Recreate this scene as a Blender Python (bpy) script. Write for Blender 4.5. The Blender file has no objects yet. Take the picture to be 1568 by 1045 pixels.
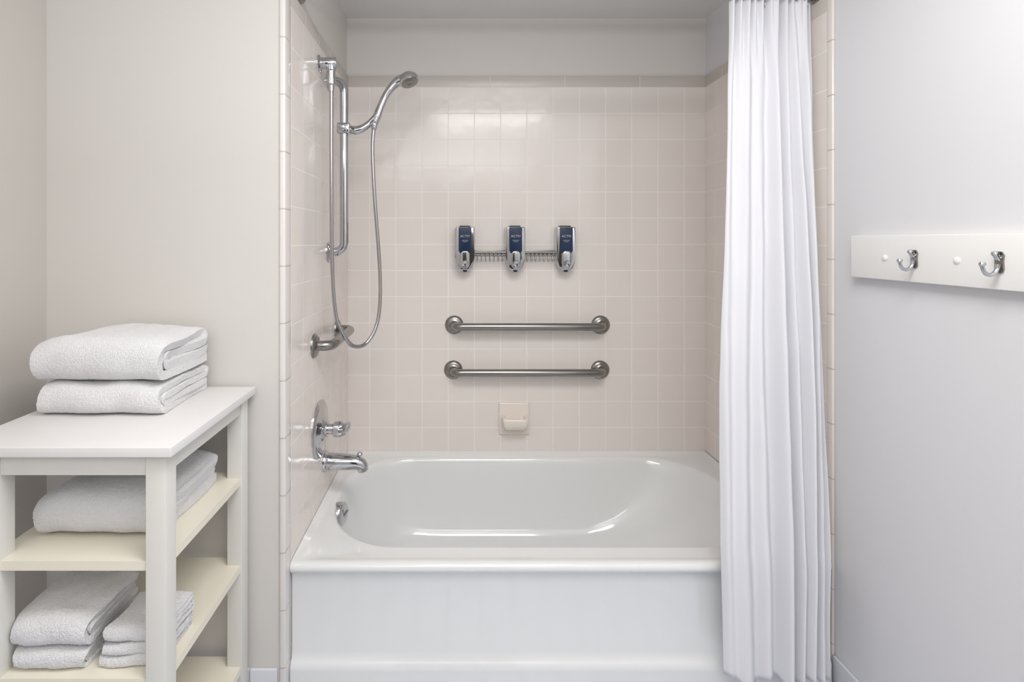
import bpy, bmesh, math
from mathutils import Vector, Matrix, noise

scene = bpy.context.scene
coll = scene.collection
scene.view_settings.view_transform = 'Standard'

# ------------------------------------------------------------------ materials
def srgb(r, g, b):
    def f(c):
        c /= 255.0
        return c/12.92 if c <= 0.04045 else ((c+0.055)/1.055)**2.4
    return (f(r), f(g), f(b), 1.0)

def mat(name, col, rough=0.5, metal=0.0, bump=None, coat=0.0, var=0.0, spec=0.5, sheen=0.0, ior=1.5):
    m = bpy.data.materials.new(name)
    m.use_nodes = True
    nt = m.node_tree
    b = nt.nodes["Principled BSDF"]
    b.inputs["Base Color"].default_value = col
    b.inputs["Roughness"].default_value = rough
    b.inputs["Metallic"].default_value = metal
    b.inputs["Specular IOR Level"].default_value = spec
    b.inputs["IOR"].default_value = ior
    b.inputs["Coat Weight"].default_value = coat
    b.inputs["Coat Roughness"].default_value = 0.05
    b.inputs["Sheen Weight"].default_value = sheen
    tc = nt.nodes.new("ShaderNodeTexCoord")
    if bump:
        scale, strength, dist = bump
        n = nt.nodes.new("ShaderNodeTexNoise")
        n.inputs["Scale"].default_value = scale
        n.inputs["Detail"].default_value = 4
        nt.links.new(tc.outputs["Object"], n.inputs["Vector"])
        bp = nt.nodes.new("ShaderNodeBump")
        bp.inputs["Strength"].default_value = strength
        bp.inputs["Distance"].default_value = dist
        nt.links.new(n.outputs["Fac"], bp.inputs["Height"])
        nt.links.new(bp.outputs["Normal"], b.inputs["Normal"])
    if var > 0:
        n2 = nt.nodes.new("ShaderNodeTexNoise")
        n2.inputs["Scale"].default_value = 3.0
        nt.links.new(tc.outputs["Object"], n2.inputs["Vector"])
        mx = nt.nodes.new("ShaderNodeMix"); mx.data_type = 'RGBA'
        mx.inputs[6].default_value = col
        mx.inputs[7].default_value = (col[0]*(1-var), col[1]*(1-var), col[2]*(1-var*1.2), 1)
        nt.links.new(n2.outputs["Fac"], mx.inputs[0])
        nt.links.new(mx.outputs[2], b.inputs["Base Color"])
    return m

def tile_mat(name, tile, grout, w, h, ou, ov, axes, rough=0.16, mortar=0.0020, wav=0.0015, var=0.02):
    """procedural glazed tile, axes = which object coordinates feed (u,v)"""
    m = bpy.data.materials.new(name); m.use_nodes = True
    nt = m.node_tree; L = nt.links
    b = nt.nodes["Principled BSDF"]
    tc = nt.nodes.new("ShaderNodeTexCoord")
    sp = nt.nodes.new("ShaderNodeSeparateXYZ"); L.new(tc.outputs["Object"], sp.inputs[0])
    cb = nt.nodes.new("ShaderNodeCombineXYZ")
    for i, (ax, off) in enumerate(zip(axes, (ou, ov))):
        a = nt.nodes.new("ShaderNodeMath"); a.operation = 'SUBTRACT'
        L.new(sp.outputs["XYZ".index(ax)], a.inputs[0]); a.inputs[1].default_value = off
        L.new(a.outputs[0], cb.inputs[i])
    br = nt.nodes.new("ShaderNodeTexBrick")
    br.offset = 0.0; br.squash = 1.0
    br.inputs["Scale"].default_value = 1.0
    br.inputs["Brick Width"].default_value = w
    br.inputs["Row Height"].default_value = h
    br.inputs["Mortar Size"].default_value = mortar
    br.inputs["Mortar Smooth"].default_value = 0.3
    br.inputs["Color1"].default_value = tile
    br.inputs["Color2"].default_value = tuple(c*(1-var) for c in tile[:3]) + (1,)
    br.inputs["Mortar"].default_value = grout
    L.new(cb.outputs[0], br.inputs["Vector"])
    L.new(br.outputs["Color"], b.inputs["Base Color"])
    mr = nt.nodes.new("ShaderNodeMapRange")
    mr.inputs["To Min"].default_value = rough; mr.inputs["To Max"].default_value = 0.6
    L.new(br.outputs["Fac"], mr.inputs["Value"]); L.new(mr.outputs[0], b.inputs["Roughness"])
    n = nt.nodes.new("ShaderNodeTexNoise"); n.inputs["Scale"].default_value = 9
    L.new(tc.outputs["Object"], n.inputs["Vector"])
    bp1 = nt.nodes.new("ShaderNodeBump"); bp1.inputs["Strength"].default_value = 1; bp1.inputs["Distance"].default_value = wav
    L.new(n.outputs["Fac"], bp1.inputs["Height"])
    bp2 = nt.nodes.new("ShaderNodeBump"); bp2.invert = True
    bp2.inputs["Strength"].default_value = 0.5; bp2.inputs["Distance"].default_value = 0.0010
    L.new(br.outputs["Fac"], bp2.inputs["Height"]); L.new(bp1.outputs[0], bp2.inputs["Normal"])
    L.new(bp2.outputs[0], b.inputs["Normal"])
    return m

T = 0.1100
TILE = srgb(243, 235, 229); GROUT = srgb(255, 251, 247)
TZ = 1.9085
m_tile_b = tile_mat("tile_back", TILE, GROUT, T, T, -0.3674-10*T, TZ-30*T, "XZ")
m_tile_s = tile_mat("tile_side", TILE, GROUT, T, T, 1.377+0.05-10*T, TZ-30*T, "YZ", wav=0.0022)
m_strip_b = tile_mat("strip_back", srgb(212, 204, 197), srgb(230, 222, 216), 0.315, 0.3, 0.137-3.15, 1.80, "XZ", rough=0.25)
m_strip_s = tile_mat("strip_side", srgb(212, 204, 197), srgb(230, 222, 216), 0.157, 0.3, 1.4-1.57, 1.80, "YZ", rough=0.25)
m_bull = tile_mat("bullnose", srgb(236, 231, 227), srgb(205, 196, 186), 0.5, 0.1525, -5.2, -0.026, "XZ", rough=0.15)
m_bull_s = tile_mat("bullnose_side", srgb(238, 231, 226), srgb(205, 190, 180), 0.5, 0.1525, -5.2, -0.01, "YZ", rough=0.15)
m_base = tile_mat("base_tile", srgb(222, 224, 230), srgb(170, 172, 180), T, 0.5, -0.55-10*T, -0.2, "XZ", rough=0.2)
m_base_s = tile_mat("base_tile_side", srgb(222, 224, 230), srgb(170, 172, 180), T, 0.5, -5.5, -0.2, "YZ", rough=0.2)
m_floor = tile_mat("floor_tile", srgb(214, 220, 232), srgb(120, 127, 145), 0.11, 0.11, -3, -3, "XY", rough=0.22, mortar=0.004)
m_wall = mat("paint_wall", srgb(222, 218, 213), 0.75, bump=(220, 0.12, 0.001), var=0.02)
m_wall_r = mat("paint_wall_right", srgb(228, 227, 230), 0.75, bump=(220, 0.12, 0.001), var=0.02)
m_wall_l = mat("paint_wall_left_shaded", srgb(206, 201, 195), 0.75, bump=(220, 0.12, 0.001), var=0.02)  # darker wall paint: shading of the left wall put into the colour
m_ceil = mat("paint_ceiling", srgb(230, 229, 226), 0.85, bump=(150, 0.1, 0.001))
m_tub = mat("tub_enamel", srgb(240, 241, 241), 0.12, coat=0.5, ior=1.6, bump=(5, 0.25, 0.0005))
m_chrome = mat("chrome", (0.56, 0.57, 0.59, 1), 0.07, 1.0)
m_steel = mat("brushed_steel", (0.31, 0.30, 0.285, 1), 0.27, 1.0, bump=(400, 0.05, 0.0003))
m_hose = mat("hose_metal", (0.46, 0.46, 0.47, 1), 0.22, 1.0)
m_navy = mat("navy_label", srgb(22, 44, 78), 0.25)
m_txt = mat("label_print", srgb(190, 195, 190), 0.5)
m_dark = mat("dark_rubber", srgb(35, 36, 40), 0.45)
m_ceramic = mat("cream_ceramic", srgb(245, 236, 225), 0.12, coat=0.3)
m_wood = mat("painted_wood", srgb(228, 226, 220), 0.42, bump=(60, 0.05, 0.001))  # legs, top and boards: one paint, lighting differences put into the colours
m_top = mat("painted_tabletop", srgb(234, 232, 231), 0.35, bump=(60, 0.05, 0.001))
m_woodshelf = mat("painted_shelf_board_lit", srgb(243, 237, 220), 0.42, bump=(60, 0.05, 0.001))  # warm light on the boards is put into this colour
m_board = mat("white_board_paint", srgb(243, 241, 238), 0.35)
m_refl_door = mat("reflection_door_wood", srgb(70, 62, 56), 0.45, bump=(30, 0.1, 0.001))  # for the unseen door added to darken chrome reflections
m_towel = mat("terry_cotton", srgb(249, 248, 250), 0.95, bump=(420, 1.0, 0.004), sheen=0.2, spec=0.1)
m_curt = mat("curtain_fabric", srgb(240, 240, 244), 0.8, bump=(35, 0.12, 0.002), sheen=0.1, spec=0.2)
# light passes slightly through the curtain cloth
nt = m_curt.node_tree
tr = nt.nodes.new("ShaderNodeBsdfTranslucent"); tr.inputs[0].default_value = srgb(240, 240, 245)
mxs = nt.nodes.new("ShaderNodeMixShader"); mxs.inputs[0].default_value = 0.10
nt.links.new(nt.nodes["Principled BSDF"].outputs[0], mxs.inputs[1]); nt.links.new(tr.outputs[0], mxs.inputs[2])
nt.links.new(mxs.outputs[0], nt.nodes["Material Output"].inputs[0])

# ------------------------------------------------------------------ helpers
def empty(name, loc=(0, 0, 0)):
    e = bpy.data.objects.new(name, None); e.location = loc; e.empty_display_size = 0.05
    coll.objects.link(e); return e

def add(name, bm_or_me, material, parent=None, smooth=True, angle=35):
    if isinstance(bm_or_me, bmesh.types.BMesh):
        me = bpy.data.meshes.new(name)
        bmesh.ops.recalc_face_normals(bm_or_me, faces=bm_or_me.faces)
        bm_or_me.to_mesh(me); bm_or_me.free()
    else:
        me = bm_or_me
    me.materials.append(material)
    if smooth:
        for p in me.polygons: p.use_smooth = True
        me.set_sharp_from_angle(angle=math.radians(angle))
    o = bpy.data.objects.new(name, me); coll.objects.link(o)
    if parent: 
        o.parent = parent
        o.matrix_parent_inverse = Matrix.Translation(parent.location).inverted()
    return o

def box(name, x0, x1, y0, y1, z0, z1, material, parent=None, bev=0.0, seg=3):
    bm = bmesh.new()
    bmesh.ops.create_cube(bm, size=1)
    for v in bm.verts:
        v.co = Vector(((x0+x1)/2+v.co.x*(x1-x0), (y0+y1)/2+v.co.y*(y1-y0), (z0+z1)/2+v.co.z*(z1-z0)))
    if bev > 0:
        bmesh.ops.bevel(bm, geom=bm.edges[:], offset=bev, segments=seg, profile=0.5, affect='EDGES')
    return add(name, bm, material, parent, smooth=bev > 0, angle=50)

def catmull(pts, rad, sub):
    P = [Vector(p) for p in pts]; out = []; R = []
    n = len(P)
    for i in range(n-1):
        p0 = P[max(i-1, 0)]; p1 = P[i]; p2 = P[i+1]; p3 = P[min(i+2, n-1)]
        for k in range(sub):
            t = k/sub
            out.append(0.5*((2*p1)+(-p0+p2)*t+(2*p0-5*p1+4*p2-p3)*t*t+(-p0+3*p1-3*p2+p3)*t**3))
            R.append(rad[i]*(1-t)+rad[i+1]*t)
    out.append(P[-1]); R.append(rad[-1])
    return out, R

def tube(name, pts, rad, material, parent=None, sub=8, nseg=20, flat=1.0, flat_axis=None, ribs=0, smooth_path=True):
    if not isinstance(rad, (list, tuple)): rad = [rad]*len(pts)
    if smooth_path: C, R = catmull(pts, rad, sub)
    else: C, R = [Vector(p) for p in pts], list(rad)
    if len(R) < len(C): R += [R[-1]]*(len(C)-len(R))
    bm = bmesh.new(); rings = []
    t = (C[1]-C[0]).normalized()
    up = Vector((0, 0, 1)) if abs(t.z) < 0.9 else Vector((0, 1, 0))
    nrm = (up-t*up.dot(t)).normalized()
    for i, c in enumerate(C):
        if i == 0: tt = (C[1]-C[0])
        elif i == len(C)-1: tt = C[-1]-C[-2]
        else: tt = C[i+1]-C[i-1]
        tt.normalize()
        nrm = (nrm-tt*nrm.dot(tt)).normalized()
        bn = tt.cross(nrm)
        r = R[i]
        if ribs: r *= (1.0 if i % 2 else 0.84)
        ring = []
        for k in range(nseg):
            a = 2*math.pi*k/nseg
            d = nrm*math.cos(a)*flat+bn*math.sin(a)
            ring.append(bm.verts.new(c+d*r))
        rings.append(ring)
    for i in range(len(rings)-1):
        for k in range(nseg):
            bm.faces.new((rings[i][k], rings[i][(k+1) % nseg], rings[i+1][(k+1) % nseg], rings[i+1][k]))
    bm.faces.new(rings[0]); bm.faces.new(rings[-1])
    return add(name, bm, material, parent, angle=60)

def resample(pts, step):
    C, _ = catmull(pts, [1]*len(pts), 40)
    out = [C[0]]; acc = 0
    for a, b in zip(C, C[1:]):
        d = (b-a).length
        while acc+d >= step:
            f = (step-acc)/d
            a = a+(b-a)*f; out.append(a.copy()); d = (b-a).length; acc = 0
            if d <= 1e-9: break
        acc += d
    return out

def lathe(name, origin, axis, prof, material, parent=None, nseg=40, sy=1.0):
    """prof: list of (radius, height along axis)"""
    ax = Vector(axis).normalized()
    u = Vector((0, 0, 1)) if abs(ax.z) < 0.9 else Vector((1, 0, 0))
    u = (u-ax*u.dot(ax)).normalized(); w = ax.cross(u)
    O = Vector(origin); bm = bmesh.new(); rings = []
    for r, h in prof:
        if r < 1e-6:
            rings.append([bm.verts.new(O+ax*h)])
        else:
            rings.append([bm.verts.new(O+ax*h+(u*math.cos(2*math.pi*k/nseg)+w*sy*math.sin(2*math.pi*k/nseg))*r) for k in range(nseg)])
    for a, b in zip(rings, rings[1:]):
        for k in range(nseg):
            k2 = (k+1) % nseg
            if len(a) == 1 and len(b) == 1: continue
            if len(a) == 1: bm.faces.new((a[0], b[k], b[k2]))
            elif len(b) == 1: bm.faces.new((a[k], a[k2], b[0]))
            else: bm.faces.new((a[k], a[k2], b[k2], b[k]))
    if len(rings[0]) > 1: bm.faces.new(rings[0])
    if len(rings[-1]) > 1: bm.faces.new(rings[-1])
    return add(name, bm, material, parent, angle=40)

def prism_y(name, outline, y0, y1, material, parent=None, bev=0.0):
    """outline in (x,z) extruded from y0 (front) to y1"""
    bm = bmesh.new()
    a = [bm.verts.new((x, y0, z)) for x, z in outline]
    b = [bm.verts.new((x, y1, z)) for x, z in outline]
    f = bm.faces.new(a); bm.faces.new(b[::-1])
    n = len(a)
    for i in range(n):
        bm.faces.new((a[i], b[i], b[(i+1) % n], a[(i+1) % n]))
    if bev > 0:
        bmesh.ops.bevel(bm, geom=[e for e in bm.edges if all(abs(v.co.y-y0) < 1e-6 for v in e.verts)], offset=bev, segments=4, profile=0.5, affect='EDGES')
    return add(name, bm, material, parent, angle=40)

# ------------------------------------------------------------------ room shell
XL, XR = -0.458, 1.042          # alcove side faces (tile surface)
YB = 2.17                       # back tile surface
YF = 1.377                      # plane of the wall beside the alcove
XLR = -1.094                    # left room wall
YN = -1.7
CZ = 2.20
box("floor", XLR-0.1, XR+0.15, YN-0.1, YB+0.12, -0.1, 0.0, m_floor)
box("ceiling", XLR-0.1, XR+0.15, YN-0.1, YB+0.12, CZ, CZ+0.1, m_ceil)
box("wall_back", XL-0.006, XR+0.006, YB+0.006, YB+0.12, 0, CZ, m_wall)
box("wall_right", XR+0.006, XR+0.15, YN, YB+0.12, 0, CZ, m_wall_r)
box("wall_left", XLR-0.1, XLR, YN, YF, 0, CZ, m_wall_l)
box("wall_alcove_left", XLR-0.1, XL-0.006, YF, YB+0.12, 0, CZ, m_wall)
box("wall_front", XLR-0.1, XR+0.15, YN-0.1, YN, 0, CZ, m_wall)
dr = empty("reflection_door_1", (0.0, YN, 0))  # unseen door added to give the chrome dark reflections
box("reflection_door_leaf", -0.45, 0.45, YN+0.001, YN+0.04, 0.005, 2.03, m_refl_door, dr, bev=0.002)
for i, (za, zb) in enumerate(((0.15, 0.95), (1.10, 1.90))):
    box("reflection_door_panel_%d" % (i+1), -0.31, 0.31, YN+0.035, YN+0.048, za, zb, m_refl_door, dr, bev=0.004)
lathe("reflection_door_knob", (0.38, YN+0.04, 1.0), (0, 1, 0), [(0.027, 0), (0.027, 0.006), (0.012, 0.01), (0.012, 0.03), (0.026, 0.042), (0.024, 0.06), (0, 0.066)], m_chrome, dr)
box("reflection_door_trim_1", -0.53, -0.45, YN, YN+0.02, 0, 2.11, m_top, bev=0.003)  # casing of the added door
box("reflection_door_trim_2", 0.45, 0.53, YN, YN+0.02, 0, 2.11, m_top, bev=0.003)
box("reflection_door_trim_3", -0.45, 0.45, YN, YN+0.02, 2.03, 2.11, m_top, bev=0.003)
SZ = 1.954
box("wall_tile_back", XL-0.006, XR+0.006, YB, YB+0.006, 0, TZ, m_tile_b)
box("wall_tile_left", XL-0.006, XL, YF, YB, 0, TZ, m_tile_s)
box("wall_tile_right", XR, XR+0.006, 1.452, YB, 0, TZ, m_tile_s)
box("trim_tile_band_back", XL-0.006, XR+0.006, YB-0.001, YB+0.006, TZ, SZ, m_strip_b, bev=0.0008)
box("trim_tile_band_left", XL-0.006, XL+0.001, YF+0.01, YB, TZ, SZ, m_strip_s, bev=0.0008)
box("trim_tile_band_right", XR-0.001, XR+0.006, 1.452, YB, TZ, SZ, m_strip_s, bev=0.0008)
box("trim_bullnose_left", XL-0.015, XL+0.0015, YF-0.006, YF+0.045, 0, SZ+0.02, m_bull, bev=0.005)
box("trim_bullnose_right", XR-0.0015, XR+0.006, 1.432, 1.455, 0, SZ+0.02, m_bull_s, bev=0.003)
box("baseboard_left", XLR, XL-0.02, YF-0.009, YF, 0, 0.125, m_base, bev=0.003)
box("baseboard_side", XLR, XLR+0.009, YN, YF-0.009, 0, 0.125, m_base_s, bev=0.003)
box("baseboard_right", XR-0.003, XR+0.006, YN, 1.432, 0, 0.115, m_base_s, bev=0.003)

# ------------------------------------------------------------------ bathtub
def rloop(x0, x1, y0, y1, rx, ry, z, n=14, s=10, r2=None):
    pts = []
    R4 = [(rx, ry)]*4
    if r2: R4[1] = r2
    sg_ = [((x0, y0), (1, 1)), ((x1, y0), (-1, 1)), ((x1, y1), (-1, -1)), ((x0, y1), (1, -1))]
    a0s = [math.pi, 1.5*math.pi, 0, 0.5*math.pi]
    arcs = []
    for i in range(4):
        (px, py), (sx, sy) = sg_[i]; ax_, ay_ = R4[i]
        cx, cy = px+sx*ax_, py+sy*ay_; a0 = a0s[i]
        arcs.append([Vector((cx+ax_*math.cos(a0+math.pi/2*k/n), cy+ay_*math.sin(a0+math.pi/2*k/n), z)) for k in range(n+1)])
    for i in range(4):
        pts += arcs[i]
        a = arcs[i][-1]; b = arcs[(i+1) % 4][0]
        for k in range(1, s): pts.append(a.lerp(b, k/s))
    return pts
RZ = 0.368
tx0, tx1, ty1 = XL+0.001, XR-0.004, YB-0.001
L = []
for z, y in [(0.0, 1.408), (0.088, 1.407), (0.098, 1.408), (0.106, 1.414), (0.116, 1.421), (0.13, 1.424), (0.336, 1.424), (0.346, 1.421),
             (0.353, 1.413), (0.360, 1.4075), (0.367, 1.4065), (0.374, 1.409), (0.3785, 1.415), (0.380, 1.424)]:
    L.append(rloop(tx0, tx1, y, ty1, 0.004, 0.004, z, r2=(0.035, 0.035)))
L.append(rloop(tx0+0.012, tx1-0.012, 1.44, ty1-0.01, 0.05, 0.05, RZ+0.006))
L.append(rloop(tx0+0.02, tx1-0.02, 1.46, ty1-0.015, 0.10, 0.10, RZ+0.002))
bx0, bx1, by0, by1 = -0.425, 0.985, 1.508, 2.135
for z, i, r, extra in [(RZ-0.0005, -0.008, 0.01, 0), (RZ-0.001, 0.0, 0, 0), (RZ-0.004, 0.006, 0, 0), (RZ-0.010, 0.011, 0, 0.003), (RZ-0.02, 0.015, 0, .006),
                    (0.32, 0.019, 0, 0.015), (0.26, 0.026, 0, 0.035), (0.2, 0.034, 0, 0.07), (0.14, 0.045, 0, 0.12), (0.10, 0.06, 0, 0.16),
                    (0.075, 0.08, 0, 0.19), (0.062, 0.11, 0, 0.21), (0.056, 0.15, -0.05, 0.22), (0.054, 0.22, -0.12, 0.24)]:
    L.append(rloop(bx0+i, bx1-i-extra, by0+i*0.8, by1-i*0.8, 0.24+r, 0.28+min(r, 0)+(-0.02 if i > .05 else 0)-max(0, i-0.1)*0.6, z))
bm = bmesh.new()
R = [[bm.verts.new(p) for p in l] for l in L]
for a, b in zip(R, R[1:]):
    n = len(a)
    for k in range(n):
        bm.faces.new((a[k], a[(k+1) % n], b[(k+1) % n], b[k]))
bm.faces.new(R[-1]); bm.faces.new(R[0][::-1])
tub = empty("bathtub", (0.3, 1.8, 0))
add("tub_shell", bm, m_tub, tub, angle=70)
lathe("overflow_plate", (-0.394, 1.770, 0.325), (1, -0.22, 0.0), [(0.0, -0.025), (0.036, -0.024), (0.039, -0.002), (0.038, 0.003), (0.033, 0.007), (0.012, 0.009), (0.008, 0.006), (0, 0.006)], m_chrome, tub)
tube("overflow_lever", [(-0.387, 1.768, 0.322), (-0.378, 1.766, 0.334), (-0.373, 1.765, 0.344)], [0.004, 0.004, 0.005], m_chrome, tub, nseg=12)
lathe("drain", (-0.12, 1.82, 0.054), (0, 0, 1), [(0.035, 0), (0.034, 0.003), (0.02, 0.004), (0, 0.004)], m_chrome, tub)

# ------------------------------------------------------------------ tub spout
sp = empty("tub_spout", (XL, 1.785, 0.5))
lathe("wall_collar", (XL, 1.785, 0.500), (1, 0, 0), [(0.034, 0), (0.034, 0.006), (0.030, 0.012)], m_chrome, sp)
tube("spout_body", [(XL+0.004, 1.785, 0.500), (-0.42, 1.785, 0.499), (-0.38, 1.785, 0.498), (-0.348, 1.785, 0.496), (-0.330, 1.785, 0.486), (-0.325, 1.785, 0.468)],
     [0.030, 0.0285, 0.0265, 0.0240, 0.021, 0.018], m_chrome, sp, nseg=28)
lathe("diverter_knob", (-0.336, 1.785, 0.508), (0, 0, 1), [(0.004, 0), (0.004, 0.012), (0.009, 0.014), (0.010, 0.018), (0.007, 0.023), (0, 0.024)], m_chrome, sp, nseg=20)

# ------------------------------------------------------------------ valve
va = empty("shower_valve", (XL, 1.715, 0.637))
lathe("escutcheon", (XL, 1.715, 0.637), (1, 0, 0), [(0.094, 0), (0.094, 0.004), (0.090, 0.008), (0.075, 0.011), (0.045, 0.015), (0.030, 0.022), (0.026, 0.03), (0, 0.03)], m_chrome, va, nseg=56)
lathe("hub", (XL+0.028, 1.715, 0.637), (1, 0, 0), [(0.017, 0), (0.017, 0.018), (0.024, 0.022), (0.026, 0.035), (0.025, 0.052), (0.018, 0.062), (0, 0.064)], m_chrome, va, nseg=32)
tube("lever", [(-0.395, 1.715, 0.640), (-0.378, 1.700, 0.640), (-0.362, 1.685, 0.648), (-0.354, 1.672, 0.664), (-0.351, 1.668, 0.674)], [0.018, 0.016, 0.012, 0.010, 0.007], m_chrome, va, flat=0.8)

# ------------------------------------------------------------------ grab bars
def grab_bar(p0, p1, out, r=0.0160, name="grab_bar", m=m_steel, fr=0.039, so=0.055):
    p0 = Vector(p0); p1 = Vector(p1); out = Vector(out); d = (p1-p0).normalized()
    e = empty(name, p0)
    for i, p in enumerate((p0, p1)):
        lathe("flange_%d" % (i+1), p, out, [(fr, 0), (fr, 0.003), (fr-0.002, 0.006), (fr-0.008, 0.011), (fr-0.012, 0.012), (r+0.003, 0.013), (r, 0.016)], m, e)
    c = 0.03; pts = [p0+out*0.004]
    for k in range(7):
        a = k/6*math.pi/2
        pts.append(p0+out*(so-c)+out*c*math.sin(a)+d*c*(1-math.cos(a)))
    for k in range(7):
        a = k/6*math.pi/2
        pts.append(p1+out*(so-c)+out*c*math.cos(a)-d*c*(1-math.sin(a)))
    pts.append(p1+out*0.004)
    tube("bar", pts, r, m, e, smooth_path=False, nseg=28)
    return e
grab_bar((-0.012, YB, 0.910), (0.602, YB, 0.910), (0, -1, 0))
grab_bar((-0.016, YB, 0.721), (0.600, YB, 0.721), (0, -1, 0))
grab_bar((XL, 1.652, 0.926), (XL, 1.965, 0.926), (1, 0, 0), so=0.056)

# ------------------------------------------------------------------ hand shower set
sh = empty("hand_shower_set", (XL, 1.84, 1.5))
YS = 1.839; XRd = -0.402
for i, z in enumerate((1.832, 1.222)):
    lathe("bar_flange_%d" % (i+1), (XL, YS, z), (1, 0, 0), [(0.036, 0), (0.036, 0.005), (0.031, 0.010), (0.016, 0.014), (0.0135, 0.017)], m_chrome, sh)
c = 0.035
pts = [(XL+0.004, YS, 1.832)]
for k in range(8):
    a = k/7*math.pi/2
    pts.append((XRd-c+c*math.sin(a), YS, 1.832-c*(1-math.cos(a))))
for k in range(8):
    a = k/7*math.pi/2
    pts.append((XRd-c+c*math.cos(a), YS, 1.222+c*(1-math.sin(a))))
pts.append((XL+0.004, YS, 1.222))
tube("slide_bar", pts, 0.0155, m_chrome, sh, smooth_path=False, nseg=28)
YE = 1.71
lathe("supply_flange", (XL, YE, 1.850), (1, 0, 0), [(0.027, 0), (0.027, 0.004), (0.019, 0.008), (0.0185, 0.056), (0.015, 0.061), (0, 0.061)], m_chrome, sh)
lathe("supply_nut", (-0.416, YE, 1.852), (0, 0, -1), [(0.017, 0), (0.017, 0.026), (0.013, 0.029), (0.0125, 0.052), (0.015, 0.053), (0.015, 0.072), (0.010, 0.076), (0.0085, 0.095)], m_chrome, sh, nseg=24)
hose = [(-0.416, YE, 1.765), (-0.416, YE, 1.52), (-0.414, YE, 1.195), (-0.402, YE, 1.022), (-0.380, 1.715, 0.957), (-0.353, 1.745, 0.908),
        (-0.318, 1.79, 0.905), (-0.285, 1.815, 0.960), (-0.273, 1.83, 1.052), (-0.277, YS, 1.190), (-0.294, YS, 1.423), (-0.301, YS, 1.586), (-0.296, YS, 1.668)]
hp = resample(hose, 0.0024)
tube("hose", hp, 0.0070, m_hose, sh, smooth_path=False, nseg=12, ribs=1)
box("slider_clamp", XRd-0.023, XRd+0.024, YS-0.022, YS+0.022, 1.642, 1.680, m_chrome, sh, bev=0.006)
lathe("slider_knob", (XRd, YS-0.02, 1.661), (0, -1, 0), [(0.012, 0), (0.014, 0.004), (0.014, 0.016), (0.010, 0.02), (0, 0.021)], m_chrome, sh, nseg=24)
tube("holder_arm", [(XRd+0.02, YS, 1.660), (-0.362, YS, 1.655), (-0.338, YS, 1.662), (-0.312, YS, 1.680), (-0.292, YS, 1.698)], [0.013, 0.0155, 0.014, 0.012, 0.014], m_chrome, sh)
lathe("hose_nut", (-0.2965, YS, 1.658), (0.12, 0, 1), [(0.0085, 0), (0.0105, 0.008), (0.0115, 0.025), (0.0105, 0.03)], m_chrome, sh, nseg=20)
tube("handle", [(-0.294, YS, 1.680), (-0.285, YS, 1.705), (-0.273, YS, 1.737), (-0.256, YS, 1.775), (-0.236, YS, 1.805), (-0.212, YS, 1.828), (-0.190, YS, 1.838)],
     [0.0125, 0.0155, 0.0135, 0.0130, 0.0145, 0.0175, 0.020], m_chrome, sh, nseg=24)
ax = Vector((0.36, -0.32, -1)).normalized()
lathe("shower_head", Vector((-0.178, YS+0.004, 1.852)), ax, [(0, -0.010), (0.012, -0.008), (0.024, -0.001), (0.033, 0.010), (0.037, 0.022), (0.036, 0.028), (0.032, 0.030)], m_chrome, sh)
lathe("spray_face", Vector((-0.178, YS+0.004, 1.852))+ax*0.0295, ax, [(0.031, 0), (0.030, 0.002), (0.014, 0.0035), (0.012, 0.002), (0, 0.002)], m_steel, sh)
# ------------------------------------------------------------------ soap dispensers
def text_mesh(name, body, size, loc, parent, m):
    cu = bpy.data.curves.new(name+"_c", 'FONT'); cu.body = body; cu.size = size; cu.align_x = 'CENTER'; cu.extrude = 0.0002
    to = bpy.data.objects.new(name+"_t", cu); coll.objects.link(to)
    bpy.context.view_layer.update()
    dg = bpy.context.evaluated_depsgraph_get()
    me = bpy.data.meshes.new_from_object(to.evaluated_get(dg))
    bpy.data.objects.remove(to)
    me.transform(Matrix.Translation(Vector(loc)) @ Matrix.Rotation(math.pi/2, 4, 'X'))
    return add(name, me, m, parent, smooth=False)

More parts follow.
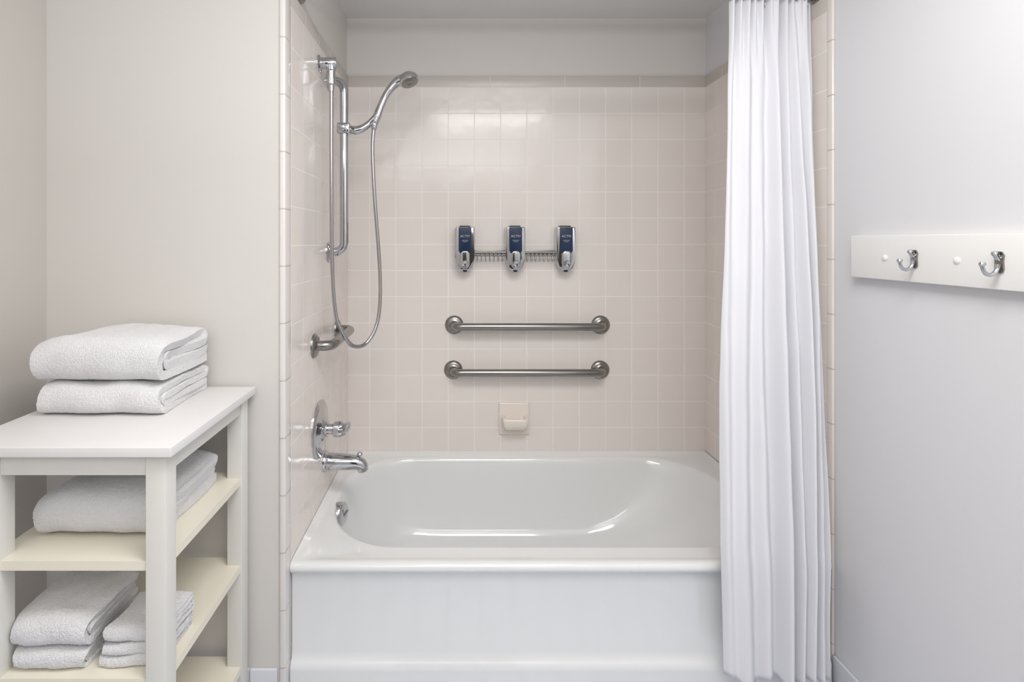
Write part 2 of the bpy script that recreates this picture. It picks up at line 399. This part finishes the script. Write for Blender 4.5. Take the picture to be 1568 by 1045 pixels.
def dispenser(xc):
    e = empty("soap_dispenser", (xc, YB, 1.23))
    def o(pts): return [(xc+x, z) for x, z in pts]
    w = 0.039
    body = [(-w+0.004, 1.320), (-w, 1.316), (-w, 1.195), (-w+0.003, 1.172), (-w+0.010, 1.153), (-0.019, 1.144), (-0.010, 1.142), (0.010, 1.142), (0.019, 1.144),
            (w-0.010, 1.153), (w-0.003, 1.172), (w, 1.195), (w, 1.316), (w-0.004, 1.320)]
    prism_y("body", o(body), YB-0.062, YB, m_chrome, e, bev=0.005)
    lab = [(-0.026, 1.317), (-0.026, 1.222), (-0.021, 1.213), (0.021, 1.213), (0.026, 1.222), (0.026, 1.317)]
    prism_y("label_panel", o(lab), YB-0.068, YB-0.06, m_navy, e, bev=0.003)
    but = [(-0.019, 1.212), (-0.019, 1.170), (-0.016, 1.158), (-0.008, 1.150), (0.008, 1.150), (0.016, 1.158), (0.019, 1.170), (0.019, 1.212), (0.01, 1.222), (-0.01, 1.222)]
    prism_y("push_lever", o(but), YB-0.078, YB-0.06, m_chrome, e, bev=0.005)
    lathe("button", (xc, YB-0.077, 1.171), (0, -1, -0.15), [(0.013, 0), (0.0135, 0.004), (0.011, 0.007), (0.006, 0.0055), (0, 0.0055)], m_chrome, e, nseg=28)
    lathe("nozzle", (xc, YB-0.052, 1.146), (0, 0, -1), [(0.009, 0), (0.009, 0.008), (0.006, 0.011), (0, 0.011)], m_dark, e, nseg=20)
    box("cap", xc-0.022, xc+0.022, YB-0.05, YB-0.008, 1.319, 1.325, m_dark, e, bev=0.002)
    text_mesh("label_text", "ACTIV", 0.0140, (xc, YB-0.0685, 1.277), e, m_txt)
    box("label_line", xc-0.013, xc+0.013, YB-0.0686, YB-0.0675, 1.264, 1.2655, m_txt, e)
    box("label_line_low", xc-0.009, xc+0.009, YB-0.0686, YB-0.0675, 1.2585, 1.2597, m_txt, e)
    return e
DX = (0.032, 0.2386, 0.445)
for x in DX: dispenser(x)

def rack(x0, x1):
    e = empty("wire_soap_rack", ((x0+x1)/2, YB, 1.2))
    zt = 1.216
    for i, y in enumerate((YB-0.012, YB-0.058)):
        tube("rail_%d" % (i+1), [(x0, y, zt), (x1, y, zt)], 0.0038, m_steel, e, smooth_path=False, nseg=12)
    tube("rail_low", [(x0, YB-0.010, zt-0.010), (x1, YB-0.010, zt-0.010)], 0.0025, m_steel, e, smooth_path=False, nseg=12)
    n = 7
    for k in range(n):
        x = x0+(x1-x0)*(k+0.7)/(n+0.4)
        tube("wire_%d" % (k+1), [(x, YB-0.012, zt), (x, YB-0.016, zt-0.026), (x, YB-0.030, zt-0.039), (x, YB-0.050, zt-0.036), (x, YB-0.058, zt-0.018), (x, YB-0.058, zt)],
             0.0017, m_chrome, e, sub=5, nseg=8)
    box("mount_plate", x0+0.002, x1-0.002, YB-0.006, YB, zt-0.008, zt+0.008, m_steel, e, bev=0.001)
rack(DX[0]+0.0395, DX[1]-0.0395); rack(DX[1]+0.0395, DX[2]-0.0395)

# ------------------------------------------------------------------ ceramic soap dish
sd = empty("soap_dish", (0.2385, YB, 0.52))
box("back_plate", 0.2385-0.063, 0.2385+0.063, YB-0.011, YB, 0.453, 0.585, m_ceramic, sd, bev=0.005, seg=4)
bm = bmesh.new()
Ls = []
xc = 0.2385; 
for (z, hw, yf) in [(0.482, 0.034, YB-0.040), (0.489, 0.044, YB-0.060), (0.505, 0.049, YB-0.070), (0.530, 0.052, YB-0.075), (0.5345, 0.050, YB-0.073), (0.535, 0.047, YB-0.070)]:
    Ls.append(rloop(xc-hw, xc+hw, yf, YB-0.006, 0.012, 0.012, z, 6, 4))
for (z, hw, yf) in [(0.534, 0.042, YB-0.064), (0.522, 0.040, YB-0.061), (0.518, 0.033, YB-0.055)]:
    Ls.append(rloop(xc-hw, xc+hw, yf, YB-0.012, 0.010, 0.010, z, 6, 4))
Rr = [[bm.verts.new(p) for p in l] for l in Ls]
for a, b in zip(Rr, Rr[1:]):
    n = len(a)
    for k in range(n): bm.faces.new((a[k], a[(k+1) % n], b[(k+1) % n], b[k]))
bm.faces.new(Rr[-1]); bm.faces.new(Rr[0][::-1])
add("tray", bm, m_ceramic, sd, angle=60)
for i in range(4):
    box("ridge_%d" % (i+1), xc-0.024+i*0.014, xc-0.019+i*0.014, YB-0.05, YB-0.015, 0.517, 0.521, m_ceramic, sd, bev=0.0012)

# ------------------------------------------------------------------ curtain rod + curtain
YR, ZR = 1.50, 1.985
rod = empty("shower_curtain_rod", (0.3, YR, ZR))
tube("rod", [(XL+0.002, YR, ZR), (XR-0.002, YR, ZR)], 0.0127, m_chrome, rod, smooth_path=False)
lathe("rod_flange_1", (XL, YR, ZR), (1, 0, 0), [(0.032, 0), (0.032, 0.006), (0.026, 0.012), (0.016, 0.016), (0.015, 0.03), (0.0127, 0.03)], m_steel, rod)
lathe("rod_flange_2", (XR, YR, ZR), (-1, 0, 0), [(0.032, 0), (0.032, 0.006), (0.026, 0.012), (0.016, 0.016), (0.015, 0.03), (0.0127, 0.03)], m_steel, rod)

def interp(tab, z):
    for (za, a), (zb, b) in zip(tab, tab[1:]):
        if za >= z >= zb:
            t = (za-z)/(za-zb)
            return a+(b-a)*t
    return tab[-1][1] if z < tab[-1][0] else tab[0][1]
left_t = [(1.96, 0.790), (1.6, 0.766), (1.26, 0.742), (0.87, 0.713), (0.45, 0.698), (0.09, 0.698)]
right_t = [(1.96, 1.028), (1.6, 1.016), (1.26, 1.010), (0.87, 1.002), (0.45, 0.990), (0.09, 0.980)]
ycen_t = [(1.96, 1.50), (0.42, 1.358), (0.09, 1.346)]
nu, nv = 300, 120
cur = empty("shower_curtain", (0.88, 1.42, 1.0))
bm = bmesh.new(); grid = []
# fold profile: ridges toward the room (centre u, width, height), fabric relief in metres
FOLDS = [(0.03, 0.05, 0.6), (0.19, 0.095, 1.0), (0.38, 0.062, 0.8), (0.54, 0.055, 1.2), (0.68, 0.038, 0.85), (0.785, 0.036, 1.05), (0.90, 0.040, 0.9), (1.0, 0.03, 0.3)]
for j in range(nv+1):
    v = j/nv
    row = []
    z0 = 1.962-v*(1.962-0.116)
    for i in range(nu+1):
        u = i/nu
        uu = u+0.012*math.sin(3.1*v+4*u)+0.008*math.sin(7*v+9*u)
        f = 0
        for q, (c0, wd, hh) in enumerate(FOLDS):
            c1 = c0+0.015*math.sin(2.2*v+q*1.7)
            d = (uu-c1)/wd
            f += hh*(1+0.15*math.sin(v*4+q*2.3))*math.exp(-d*d)
        f -= 0.5
        amp = 0.022+0.028*min(1, v*1.6)
        sm = 0.0024*math.sin(2*math.pi*(9*u+0.4*math.sin(3*u+1.5*v)))*(0.6+0.4*math.sin(5*v+7*u))
        topk = max(0, 1-v*8)
        dy = amp*f+sm+0.010*topk*math.sin(2*math.pi*11*u)
        z = z0+0.014*(v**8)*math.sin(17*u+1)-0.006*topk*math.cos(2*math.pi*11*u)*(1 if j == 0 else 0)
        nx = noise.noise(Vector((u*5, v*7, 3.1)))*0.003
        ny = noise.noise(Vector((u*7, v*12, 9.1)))*0.003
        x = interp(left_t, z0)*(1-u)+interp(right_t, z0)*u+nx
        y = interp(ycen_t, z0)-dy+ny
        row.append(bm.verts.new((min(x, XR-0.006), y, z)))
    grid.append(row)
for j in range(nv):
    for i in range(nu):
        bm.faces.new((grid[j][i], grid[j+1][i], grid[j+1][i+1], grid[j][i+1]))
co = add("curtain_cloth", bm, m_curt, cur, angle=180)
so = co.modifiers.new("thick", 'SOLIDIFY'); so.thickness = 0.0012
for k in range(8):
    x = 0.80+k*0.031
    pts = [(x, YR+0.0165*math.cos(a), ZR-0.004+0.0195*math.sin(a)) for a in [2*math.pi*q/20 for q in range(21)]]
    tube("ring_%d" % (k+1), pts, 0.0016, m_chrome, cur, smooth_path=False, nseg=8)
    tube("hook_%d" % (k+1), [(x, YR, ZR-0.022), (x, YR-0.002, ZR-0.033), (x, YR, ZR-0.045)], 0.0016, m_chrome, cur, nseg=8)

# ------------------------------------------------------------------ hook board
hb = empty("coat_hook_board", (XR, 1.0, 1.22))
XB = 1.026
box("board", XB, XR+0.006, 0.62, 1.347, 1.168, 1.275, m_board, hb, bev=0.002)
for i, y in enumerate((1.2385, 1.060, 0.885, 0.70)):
    lathe("screw_cap_%d" % (i+1), (XB, y, 1.221), (-1, 0, 0), [(0.0075, -0.001), (0.0072, 0.0015), (0.005, 0.0035), (0, 0.0045)], m_board, hb, nseg=20)
for i, y in enumerate((1.158, 0.976, 0.795)):
    bm = bmesh.new()
    pl = [(-0.007, 1.202), (-0.0085, 1.208), (-0.0075, 1.222), (-0.009, 1.234), (-0.005, 1.241), (0.005, 1.241), (0.009, 1.234), (0.0075, 1.222), (0.0085, 1.208), (0.007, 1.202), (0, 1.199)]
    a = [bm.verts.new((XB-0.003, y+q, z)) for q, z in pl]; b = [bm.verts.new((XB, y+q, z)) for q, z in pl]
    bm.faces.new(a); bm.faces.new(b[::-1])
    for k in range(len(a)): bm.faces.new((a[k], b[k], b[(k+1) % len(a)], a[(k+1) % len(a)]))
    add("hook_plate_%d" % (i+1), bm, m_steel, hb, angle=30)
    tube("hook_lower_%d" % (i+1), [(XB-0.003, y, 1.216), (XB-0.007, y, 1.205), (XB-0.016, y, 1.197), (XB-0.027, y, 1.199), (XB-0.033, y, 1.209), (XB-0.034, y, 1.217)],
         [0.005, 0.0042, 0.0038, 0.0038, 0.0035, 0.0035], m_chrome, hb, nseg=12)
    lathe("hook_ball_%d" % (i+1), (XB-0.034, y, 1.216), (0, 0, 1), [(0, -0.004), (0.004, -0.003), (0.0058, 0.001), (0.004, 0.005), (0, 0.006)], m_chrome, hb, nseg=16)
    tube("hook_upper_%d" % (i+1), [(XB-0.002, y, 1.226), (XB-0.007, y, 1.229), (XB-0.010, y, 1.235)], [0.0045, 0.0038, 0.0035], m_chrome, hb, nseg=12)
    lathe("hook_top_ball_%d" % (i+1), (XB-0.0105, y, 1.236), (-0.4, 0, 1), [(0, -0.004), (0.004, -0.003), (0.0055, 0.001), (0.004, 0.005), (0, 0.006)], m_chrome, hb, nseg=16)
    for q, zz in enumerate((1.207, 1.232)):
        lathe("screw_%d_%d" % (i+1, q), (XB-0.003, y+0.0, zz), (-1, 0, 0), [(0.0028, 0), (0.002, 0.0012), (0, 0.0015)], m_steel, hb, nseg=12)

# ------------------------------------------------------------------ storage shelf
st = empty("storage_shelf", (-0.74, 1.17, 0))
sx0, sx1 = -0.955, -0.533
sy0, sy1 = 0.962, 1.366
box("tabletop", sx0, sx1, sy0, sy1, 0.857, 0.876, m_top, st, bev=0.0015)
lw = 0.038
lx0, lx1, ly0, ly1 = -0.905, -0.551, 0.976, 1.360
for i, (x, y) in enumerate([(lx0, ly0), (lx1-lw, ly0), (lx0, ly1-lw), (lx1-lw, ly1-lw)]):
    box("leg_%d" % (i+1), x, x+lw, y, y+lw, 0, 0.857, m_wood, st, bev=0.0015)
box("rail_front", lx0+lw, lx1-lw, ly0+0.004, ly0+0.022, 0.816, 0.857, m_wood, st, bev=0.001)
box("rail_back", lx0+lw, lx1-lw, ly1-0.022, ly1-0.004, 0.816, 0.857, m_wood, st, bev=0.001)
box("rail_right", lx1-0.022, lx1-0.004, ly0+lw, ly1-lw, 0.816, 0.857, m_wood, st, bev=0.001)
box("rail_left", lx0+0.004, lx0+0.022, ly0+lw, ly1-lw, 0.816, 0.857, m_wood, st, bev=0.001)
for i, z in enumerate((0.653, 0.430, 0.17)):
    bm = bmesh.new()
    e = 0.004
    X0, X1, Y0, Y1 = lx0+e, lx1-e, ly0+e, ly1-e
    n = lw-e
    ol = [(X0+n, Y0), (X1-n, Y0), (X1-n, Y0+n), (X1, Y0+n), (X1, Y1-n), (X1-n, Y1-n), (X1-n, Y1), (X0+n, Y1), (X0+n, Y1-n), (X0, Y1-n), (X0, Y0+n), (X0+n, Y0+n)]
    a = [bm.verts.new((x, y, z-0.018)) for x, y in ol]; b = [bm.verts.new((x, y, z)) for x, y in ol]
    bm.faces.new(a); bm.faces.new(b)
    for k in range(12): bm.faces.new((a[k], a[(k+1) % 12], b[(k+1) % 12], b[k]))
    add("shelf_%d" % (i+1), bm, m_woodshelf, st, smooth=False)

# ------------------------------------------------------------------ towels
def towel(name, x0, x1, y0, y1, z0, h, seed=0, sag=0.10, nx=44, back=1.0):
    t = h/4.0; R = 1.5*t
    yc = y0+t*0.5+R
    P = []
    def line(ya, yb, z, n):
        for k in range(n): P.append((ya+(yb-ya)*k/n, z))
    def sg(v, p): return math.copysign(abs(v)**p, v)
    line(y1-0.004, yc, 0.5*t, 14)
    for k in range(17):
        a = -math.pi/2+math.pi*k/16
        P.append((yc-R*sg(math.cos(a), 0.85), 2*t+R*sg(math.sin(a), 0.85)))
    line(yc+0.004, y1-t, 3.5*t, 14)
    for k in range(9):
        a = math.pi/2-math.pi*k/8
        P.append((y1-t+0.5*t*math.cos(a), 3*t+0.5*t*math.sin(a)))
    line(y1-t-0.004, yc, 2.5*t, 14)
    for k in range(9):
        a = math.pi/2+math.pi*k/8
        P.append((yc+0.5*t*math.cos(a), 2*t+0.5*t*math.sin(a)))
    line(yc+0.004, y1-0.012, 1.5*t, 12)
    P.append((y1-0.012, 1.5*t))
    bm = bmesh.new(); rows = []
    for i in range(nx+1):
        u = -1+2*i/nx
        row = []
        for k, (y, z) in enumerate(P):
            s = k/len(P)
            xe = noise.noise(Vector((s*9, seed*3.7, 1)))*0.008
            x = (x0+x1)/2+u*((x1-x0)/2+xe-0.004)
            kz = 1-sag*abs(u)**4
            depthk = (y-y0)/(y1-y0)
            kz *= 1-(1-back)*depthk
            n1 = noise.noise(Vector((x*14, y*14+seed*5, z*9+seed)))
            n2 = noise.noise(Vector((x*40, y*40, z*40+seed*2)))
            zz = z*kz+(n1*0.006+n2*0.002)*min(1, z/h*1.2)
            yy = y+(n1*0.005+n2*0.0015)*(1-depthk)+0.004*abs(u)**3*(1-depthk)
            row.append(bm.verts.new((x, yy, max(zz, 0.5*t))))
        rows.append(row)
    for a, b in zip(rows, rows[1:]):
        for k in range(len(P)-1):
            bm.faces.new((a[k], a[k+1], b[k+1], b[k]))
    for v in bm.verts: v.co -= Vector(((x0+x1)/2, (y0+y1)/2, 0.06*t))
    o = add(name, bm, m_towel, None, angle=180)
    o.location = ((x0+x1)/2, (y0+y1)/2, z0)
    s = o.modifiers.new("thick", 'SOLIDIFY'); s.thickness = t*0.78; s.offset = 0; s.use_even_offset = False
    b = o.modifiers.new("round", 'BEVEL'); b.width = t*0.3; b.segments = 3; b.limit_method = 'ANGLE'; b.angle_limit = math.radians(60)
    sub = o.modifiers.new("sub", 'SUBSURF'); sub.levels = 2; sub.render_levels = 2
    tx = bpy.data.textures.new("terry_%s" % seed, 'CLOUDS'); tx.noise_scale = 0.004
    d = o.modifiers.new("fuzz", 'DISPLACE'); d.texture = tx; d.strength = 0.0022; d.mid_level = 0.5; d.texture_coords = 'LOCAL'
    return o
TT = 0.876
towel("folded_towel", -0.922, -0.650, 1.122, 1.355, TT, 0.074, 1)
towel("folded_towel", -0.935, -0.648, 1.118, 1.355, TT+0.072, 0.104, 2, sag=0.16)
towel("folded_towel", -0.862, -0.605, 1.040, 1.312, 0.653, 0.106, 4, sag=0.22, back=0.88)
towel("folded_towel", -0.860, -0.716, 0.990, 1.160, 0.430, 0.042, 5)
towel("folded_towel", -0.868, -0.712, 0.990, 1.165, 0.430+0.041, 0.066, 6, sag=0.2)
for k in range(3):
    towel("folded_washcloth", -0.700+0.004*k, -0.572+0.002*k, 1.0+0.002*k, 1.125, 0.430+0.0225*k, 0.0232 if k < 2 else 0.030, 7+k, sag=0.12 if k == 2 else 0.03, nx=30)

# ------------------------------------------------------------------ lights
def area(name, loc, rot, sx, sy, e, col=(1, 1, 1)):
    l = bpy.data.lights.new(name, 'AREA'); l.shape = 'RECTANGLE'; l.size = sx; l.size_y = sy; l.energy = e; l.color = col
    o = bpy.data.objects.new(name, l); o.location = loc; o.rotation_euler = rot; coll.objects.link(o); return o
area("ceiling_light", (0.25, 0.50, CZ-0.003), (0, 0, 0), 0.8, 0.55, 17, (1.0, 0.99, 0.98))
area("bounce_fill", (0.1, -0.55, 1.45), (math.radians(180), 0, 0), 0.5, 0.5, 27, (0.975, 0.985, 1.0))  # added fill aimed up at the ceiling, no such lamp known
area("front_fill", (0.0, YN+0.08, 2.15), (math.radians(70), 0, 0), 1.6, 0.06, 5, (1, 0.985, 0.97))  # added fill from behind the camera, not a known fixture
w = bpy.data.worlds.new("world"); scene.world = w; w.use_nodes = True
w.node_tree.nodes["Background"].inputs[0].default_value = (0.8, 0.8, 0.82, 1)
w.node_tree.nodes["Background"].inputs[1].default_value = 0.3

# ------------------------------------------------------------------ camera
W, PX, PY = 1568, 784, 522.5
cam = bpy.data.cameras.new("camera")
cam.sensor_width = 36; cam.lens = 791/W*36
cam.shift_x = (PX-700)/W; cam.shift_y = -(PY-370)/W
cam.clip_start = 0.05
c = bpy.data.objects.new("camera", cam); c.location = (0, 0, 1.26); c.rotation_euler = (math.radians(90), 0, 0)
coll.objects.link(c); scene.camera = c
